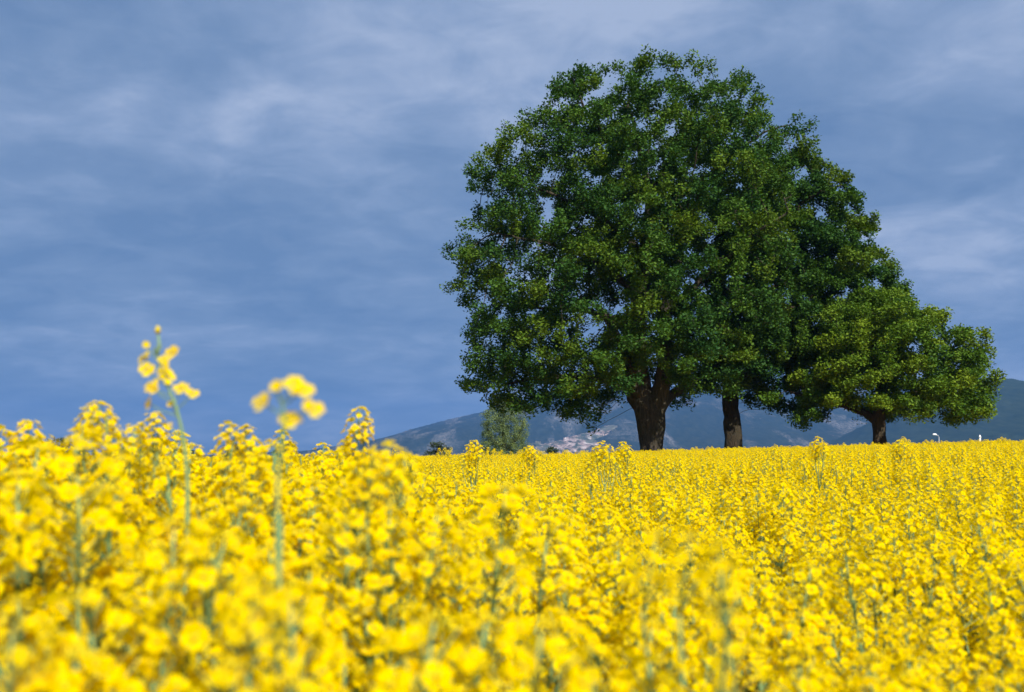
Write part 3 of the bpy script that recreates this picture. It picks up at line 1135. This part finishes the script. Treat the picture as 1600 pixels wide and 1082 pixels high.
# everything farther is one mass of crop, instanced from the same meshes
def crop_stuff():
    idx = np.where(mask)[0]
    pts, rot, scl, var = [], [], [], []
    # flower heads
    for v in range(NV):
        sel = idx[PV[idx] == v]
        st, heads, leaves = VAR[v]
        c, s = np.cos(PR[sel]), np.sin(PR[sel])
        for hp, hd, hs, ri in heads:
            x_ = PX[sel] + (c * hp.x - s * hp.y) * PS[sel]
            y_ = PY[sel] + (s * hp.x + c * hp.y) * PS[sel]
            z_ = PZ[sel] + hp.z * PS[sel]
            dx = c * hd.x - s * hd.y
            dy = s * hd.x + c * hd.y
            dz = np.full_like(dx, hd.z)
            e = np.zeros((len(sel), 3))
            # euler XYZ that tips +Z towards (dx, dy, dz)
            e[:, 1] = np.arccos(np.clip(dz, -1, 1))
            e[:, 2] = np.arctan2(dy, dx)
            pts.append(np.stack([x_, y_, z_], 1)); rot.append(e)
            scl.append(hs * PS[sel] * (1 + 0.3 * np.clip((dist[sel] - 8) / 20, 0, 1)))
            var.append(np.full(len(sel), ri))
    # stems within 20 m
    for v in range(NV):
        sel = idx[(PV[idx] == v) & (dist[idx] < 20)]
        e = np.zeros((len(sel), 3)); e[:, 2] = PR[sel]
        pts.append(np.stack([PX[sel], PY[sel], PZ[sel]], 1)); rot.append(e); scl.append(PS[sel]); var.append(np.full(len(sel), 7 + v))
    # leaves within 9 m
    for v in range(NV):
        sel = idx[(PV[idx] == v) & (dist[idx] < 9)]
        c, s = np.cos(PR[sel]), np.sin(PR[sel])
        for lp, an, ls, li in VAR[v][2]:
            e = np.zeros((len(sel), 3)); e[:, 2] = PR[sel] + an
            pts.append(np.stack([PX[sel] + (c * lp.x - s * lp.y) * PS[sel], PY[sel] + (s * lp.x + c * lp.y) * PS[sel], PZ[sel] + lp.z * PS[sel]], 1))
            rot.append(e); scl.append(ls * PS[sel]); var.append(np.full(len(sel), 7 + NV + li))
    pts = np.concatenate(pts); rot = np.concatenate(rot); scl = np.concatenate(scl); var = np.concatenate(var)
    me = bpy.data.meshes.new('rapeseed_crop')
    me.vertices.add(len(pts))
    me.vertices.foreach_set('co', pts.astype(np.float32).ravel())
    a = me.attributes.new('rot', 'FLOAT_VECTOR', 'POINT'); a.data.foreach_set('vector', rot.astype(np.float32).ravel())
    a = me.attributes.new('scl', 'FLOAT', 'POINT'); a.data.foreach_set('value', scl.astype(np.float32))
    a = me.attributes.new('kindx', 'INT', 'POINT'); a.data.foreach_set('value', var.astype(np.int32))
    me.update()
    ob = link('rapeseed_crop', me, None, kind='stuff')
    # find one visible object for each source mesh
    src = {}
    for o_ in COL.objects:
        if o_.type == 'MESH' and o_.data.name not in src:
            src[o_.data.name] = o_
    order_ = [m_.name for m_ in RAC] + [v_[0].name for v_ in VAR] + [m_.name for m_ in LEAFM]
    ng = bpy.data.node_groups.new('crop_instances', 'GeometryNodeTree')
    ng.interface.new_socket('Geometry', in_out='INPUT', socket_type='NodeSocketGeometry')
    ng.interface.new_socket('Geometry', in_out='OUTPUT', socket_type='NodeSocketGeometry')
    gi = ng.nodes.new('NodeGroupInput'); go = ng.nodes.new('NodeGroupOutput')

    def attr(nm, ty):
        n_ = ng.nodes.new('GeometryNodeInputNamedAttribute'); n_.data_type = ty
        n_.inputs[0].default_value = nm
        return n_.outputs[0]
    A_rot, A_scl, A_k = attr('rot', 'FLOAT_VECTOR'), attr('scl', 'FLOAT'), attr('kindx', 'INT')
    join = ng.nodes.new('GeometryNodeJoinGeometry')
    e2r = ng.nodes.new('FunctionNodeEulerToRotation'); ng.links.new(A_rot, e2r.inputs[0])
    for k, nm in enumerate(order_):
        oi = ng.nodes.new('GeometryNodeObjectInfo'); oi.inputs['Object'].default_value = src[nm]; oi.transform_space = 'ORIGINAL'
        oi.inputs['As Instance'].default_value = True
        cmp_ = ng.nodes.new('FunctionNodeCompare'); cmp_.data_type = 'INT'; cmp_.operation = 'EQUAL'
        ng.links.new(A_k, cmp_.inputs[2]); cmp_.inputs[3].default_value = k
        ip = ng.nodes.new('GeometryNodeInstanceOnPoints')
        ng.links.new(gi.outputs[0], ip.inputs['Points'])
        ng.links.new(cmp_.outputs[0], ip.inputs['Selection'])
        ng.links.new(oi.outputs['Geometry'], ip.inputs['Instance'])
        ng.links.new(e2r.outputs[0], ip.inputs['Rotation'])
        ng.links.new(A_scl, ip.inputs['Scale'])
        ng.links.new(ip.outputs[0], join.inputs[0])
    ng.links.new(join.outputs[0], go.inputs[0])
    md = ob.modifiers.new('crop_instances', 'NODES'); md.node_group = ng
    print('crop instances', len(pts))


# ---- stalks that stand out against the sky, each its own plant
def head_px(root, px, py, D, s, ri, tilt=(0, 0)):
    """flower head whose middle is seen at (px, py)"""
    p_ = at(px, py, D) - root.location
    d = Vector((tilt[0], tilt[1], 1)).normalized()
    base = p_ - d * 0.078 * s
    o_ = link('flower_head', RAC[ri], root, base)
    o_.rotation_euler = d.to_track_quat('Z', 'Y').to_euler()
    o_.scale = (s, s, s)
    return base


def showy(label, D, base_px, heads, leaves=2, seed=0, thick=1.0, fill=6, fw=0.05, fh=0.17):
    """heads: (px, py, scale, dy). the first head sits on the main stem"""
    q = random.Random(seed)
    b_ = at(base_px, HY, D)
    root = thing('rapeseed_plant', label, 'flowering plant', (b_.x, D, gz(b_.x, D)), 'rapeseed plants rising above the crop')
    mb = MB()
    main = None
    # lower side branches in flower beneath the top heads
    heads = list(heads)
    k = F / D
    for j in range(fill):
        h0 = heads[j % len(heads)]
        heads.append((h0[0] + q.uniform(-fw, fw) * k, max(h0[1], heads[0][1]) + (0.05 + fh * (j + q.uniform(0, 1)) / fill) * k, q.uniform(0.75, 1.0), q.uniform(-0.05, 0.06)))
    for k, (px, py, s, dy) in enumerate(heads):
        tilt = (q.uniform(-.2, .2), q.uniform(-.2, .2))
        hb = head_px(root, px, py, D + dy, s, q.randrange(7), tilt)
        if k == 0:
            main = smooth_path([(0, 0, -0.05), (hb.x * 0.2, 0, hb.z * 0.5), (hb.x * 0.75, hb.y * 0.5, hb.z * 0.82), hb], 5)
            n = len(main)
            mb.tube(main, [(0.0038 - 0.0022 * i / (n - 1)) * thick for i in range(n)], 7, 0, False)
        else:
            # leave the main stem well below the head
            zt = hb.z - 0.10 - 0.8 * (Vector((hb.x, hb.y, 0)) - Vector((main[-1].x, main[-1].y, 0))).length
            p0 = min(main, key=lambda a_: abs(a_.z - zt))
            mid = p0.lerp(hb, 0.5) + Vector(((hb.x - p0.x) * 0.2, 0, -0.01))
            br = smooth_path([p0, mid, hb], 4)
            mb.tube(br, [0.0028 - 0.0012 * i / (len(br) - 1) for i in range(len(br))], 5, 0, False)
    link('stem', mb.mesh('stem', [M_stem], True), root)
    for k in range(leaves):
        p0 = main[int(len(main) * (0.15 + 0.3 * k / leaves))]
        o_ = link('leaf', LEAFM[q.randrange(3)], root, p0)
        o_.rotation_euler = (0, 0, q.uniform(0, 6.28))
    return root


# A: tall sparse stalk with single blossoms
DA = 1.22
bA = at(286, HY, DA)
rootA = thing('rapeseed_plant', 'tallest thin flower stalk on the left with sparse single blossoms against the sky', 'flowering plant', (bA.x, DA, gz(bA.x, DA)), 'rapeseed plants rising above the crop')
path = [(245, 546), (250, 572), (262, 603), (276, 640), (287, 690), (293, 760), (291, 850), (287, 960)]
pp = [at(x_, y_, DA) - rootA.location for x_, y_ in path]
pp.append(Vector((0, 0, -0.05)))
st = smooth_path(pp, 4)
mb = MB()
n = len(st)
mb.tube(st, [0.0009 + 0.0016 * min(1, (i / (n - 1)) * 1.5) for i in range(n)], 7, 0, False)
flA = [(228, 541, 3, 0.6), (270, 551, 1, 1.0), (225, 560, 0, 1.0), (256, 563, 1, 0.8), (229, 578, 1, 1.0), (256, 580, 0, 1.1), (263, 590, 0, 1.0), (237, 603, 0, 1.1), (241, 610, 2, 0.8), (283, 608, 1, 1.05), (299, 616, 1, 0.9), (235, 632, 2, 0.9), (268, 633, 3, 0.6), (266, 667, 3, 0.5)]
qa = random.Random(8)
for k, (x_, y_, fi, s) in enumerate(flA):
    p_ = at(x_, y_, DA + qa.uniform(-.012, .012)) - rootA.location
    zt = p_.z - 0.016
    j = min(range(n), key=lambda a_: abs(st[a_].z - zt))
    mb.tube([st[j], st[j].lerp(p_, 0.6) + Vector((0, 0, -0.002)), p_], [0.0008, 0.0007, 0.0007], 4, 0, False)
    o_ = link('flower', FLW[fi], rootA, p_)
    face = Vector((qa.uniform(-.6, .6) + (p_.x - st[j].x) * 15, -0.8, qa.uniform(0.2, 0.9))).normalized()
    o_.rotation_euler = face.to_track_quat('Z', 'Y').to_euler()
    o_.scale = (s,) * 3
bud = raceme_mb(random.Random(3), 0, 0.22, 0.5).mesh('bud_cluster', RMATS)
o_ = link('bud_cluster', bud, rootA, at(245, 556, DA) - rootA.location)
o_.scale = (1.3,) * 3
link('stem', mb.mesh('stem', [M_stem], True), rootA)
for (x_, y_, an, li) in ((291, 880, 0.4, 0), (288, 990, 2.5, 0)):
    o_ = link('leaf', LEAFM[li], rootA, at(x_, y_, DA) - rootA.location)
    o_.rotation_euler = (0, 0, an)

# B: close blurred stalk with four or five open blossoms
DB = 0.80
bB = at(432, HY, DB)
rootB = thing('rapeseed_plant', 'blurred close stalk with a few large open blossoms, right of the tallest stalk', 'flowering plant', (bB.x, DB, gz(bB.x, DB)), 'rapeseed plants rising above the crop')
path = [(432, 612), (441, 634), (444, 660), (436, 720), (433, 800), (434, 900), (433, 1050)]
pp = [at(x_, y_, DB) - rootB.location for x_, y_ in path]
pp.append(Vector((0, 0, -0.05)))
st = smooth_path(pp, 4)
mb = MB()
n = len(st)
mb.tube(st, [0.0008 + 0.0009 * min(1, (i / (n - 1)) * 1.6) for i in range(n)], 7, 0, False)
for k, (x_, y_, fi, s) in enumerate([(410, 629, 1, 0.95), (462, 603, 0, 1.1), (473, 611, 1, 0.9), (486, 640, 1, 1.0), (454, 657, 0, 1.0), (449, 660, 2, 0.8), (433, 608, 3, 0.7)]):
    p_ = at(x_, y_, DB + qa.uniform(-.01, .01)) - rootB.location
    j = min(range(n), key=lambda a_: abs(st[a_].z - (p_.z - 0.012)))
    mb.tube([st[j], p_], [0.0008, 0.0007], 4, 0, False)
    o_ = link('flower', FLW[fi], rootB, p_)
    face = Vector(((p_.x - st[j].x) * 25, -0.75, qa.uniform(0.3, 0.9))).normalized()
    o_.rotation_euler = face.to_track_quat('Z', 'Y').to_euler()
    o_.scale = (s,) * 3
link('stem', mb.mesh('stem', [M_stem], True), rootB)
for (x_, y_, an, li) in ((434, 1010, 1.4, 0),):
    o_ = link('leaf', LEAFM[li], rootB, at(x_, y_, DB) - rootB.location)
    o_.rotation_euler = (0, 0, an)

showy('upright stalk with a narrow bent flower head just left of the mountain', 2.3, 560,
      [(561, 656, 0.85, 0), (556, 684, 0.8, 0.0), (572, 668, 0.6, 0.02), (540, 708, 0.7, 0.03)], seed=11, fill=2)
showy('bushy flower head rising left of the tallest stalk', 1.75, 152, [(154, 648, 0.8, 0), (142, 664, 0.75, 0.05), (166, 664, 0.8, -0.03), (130, 695, 0.9, -0.05), (175, 698, 0.9, 0.03)], seed=12, fill=2)
showy('small flower head rising highest near the left edge of the photo', 1.9, 45, [(43, 677, 0.85, 0), (60, 705, 0.9, 0.05), (25, 720, 1.0, -0.05)], seed=13, fill=2)
showy('pair of narrow flower heads just left of the tallest stalk', 1.9, 235, [(241, 672, 0.75, 0), (222, 680, 0.7, 0.05), (246, 692, 0.8, 0), (208, 692, 0.8, -.05)], seed=14, fill=2)
showy('pair of loose flower heads level with each other, right of the tallest stalk', 2.0, 372, [(357, 680, 0.8, 0), (384, 680, 0.8, 0.04), (365, 694, 0.95, -0.03)], seed=15, fill=3)
showy('small single head below the blurred stalk of open blossoms', 2.6, 440, [(441, 686, 0.8, 0), (452, 702, 0.8, 0.06)], seed=16, fill=2)
showy('low blurred flower head in front of the left end of the mountain', 1.25, 605, [(603, 722, 0.8, 0), (580, 730, 0.8, -0.03), (630, 738, 0.85, 0.02)], fill=3, seed=17)


def far_cluster(label, px, py, D, w_, seed):
    hs = [(px, py, 1.1, 0), (px - w_ * 0.32, py + 6, 1.0, 0.08), (px + w_ * 0.32, py + 7, 1.0, -0.05), (px + w_ * 0.1, py + 10, 1.1, 0.1), (px - w_ * 0.15, py + 13, 1.0, 0.0)]
    return showy(label, D, px, hs, seed=seed, fill=7, fw=0.09, fh=0.16)


far_cluster('rounded flower head against the mountain just left of the pale distant tree', 741, 697, 5.6, 26, 18)
far_cluster('flower head against the pale distant tree and the quarry', 828, 704, 6.6, 20, 19)
far_cluster('larger flower head left of the broad oak trunk', 941, 700, 5.6, 30, 20)
far_cluster('smaller flower head touching the left side of the broad oak trunk', 974, 700, 6.2, 20, 21)
far_cluster('flower head rising from the field edge between the middle and the smallest oak', 1279, 692, 6.0, 26, 22)
far_cluster('low flower head on the field edge right of the smallest oak trunk', 1405, 697, 6.6, 26, 23)
showy('bright blurred cluster right of centre, closest to the lens there', 0.80, 1075, [(1075, 868, 0.65, 0.05), (1020, 872, 0.65, 0.12), (1125, 880, 0.65, -0.05)], seed=24, fill=6, fw=0.08, fh=0.15)
showy('bright blurred cluster at the lower left centre', 0.66, 395, [(392, 940, 0.6, 0), (455, 995, 0.7, 0.05)], seed=25)
showy('bright blurred cluster at the lower left corner', 0.66, 20, [(22, 985, 0.6, 0), (75, 1045, 0.7, 0.04)], seed=26)

crop_stuff()

# ------------------------------------------------------------------ haze
M_haze = bpy.data.materials.new('haze')
M_haze.use_nodes = True
M_haze.node_tree.nodes.clear()
b = NB(M_haze.node_tree)
out = b.n('ShaderNodeOutputMaterial')
pv = b.n('ShaderNodeVolumePrincipled')
pv.inputs['Color'].default_value = (0.13, 0.32, 0.74, 1)
pv.inputs['Density'].default_value = 1.5e-4
b.l(pv.outputs[0], out.inputs['Volume'])
x0, x1, y0, y1, z0, z1 = -6700, 6700, -1000, 8200, -45, 420
vs = [(x, y, z) for z in (z0, z1) for y in (y0, y1) for x in (x0, x1)]
mb = MB()
mb.add(vs, [(0, 2, 3, 1), (4, 5, 7, 6), (0, 1, 5, 4), (2, 6, 7, 3), (0, 4, 6, 2), (1, 3, 7, 5)])
link('haze', mb.mesh('haze', [M_haze]), None, kind='stuff')
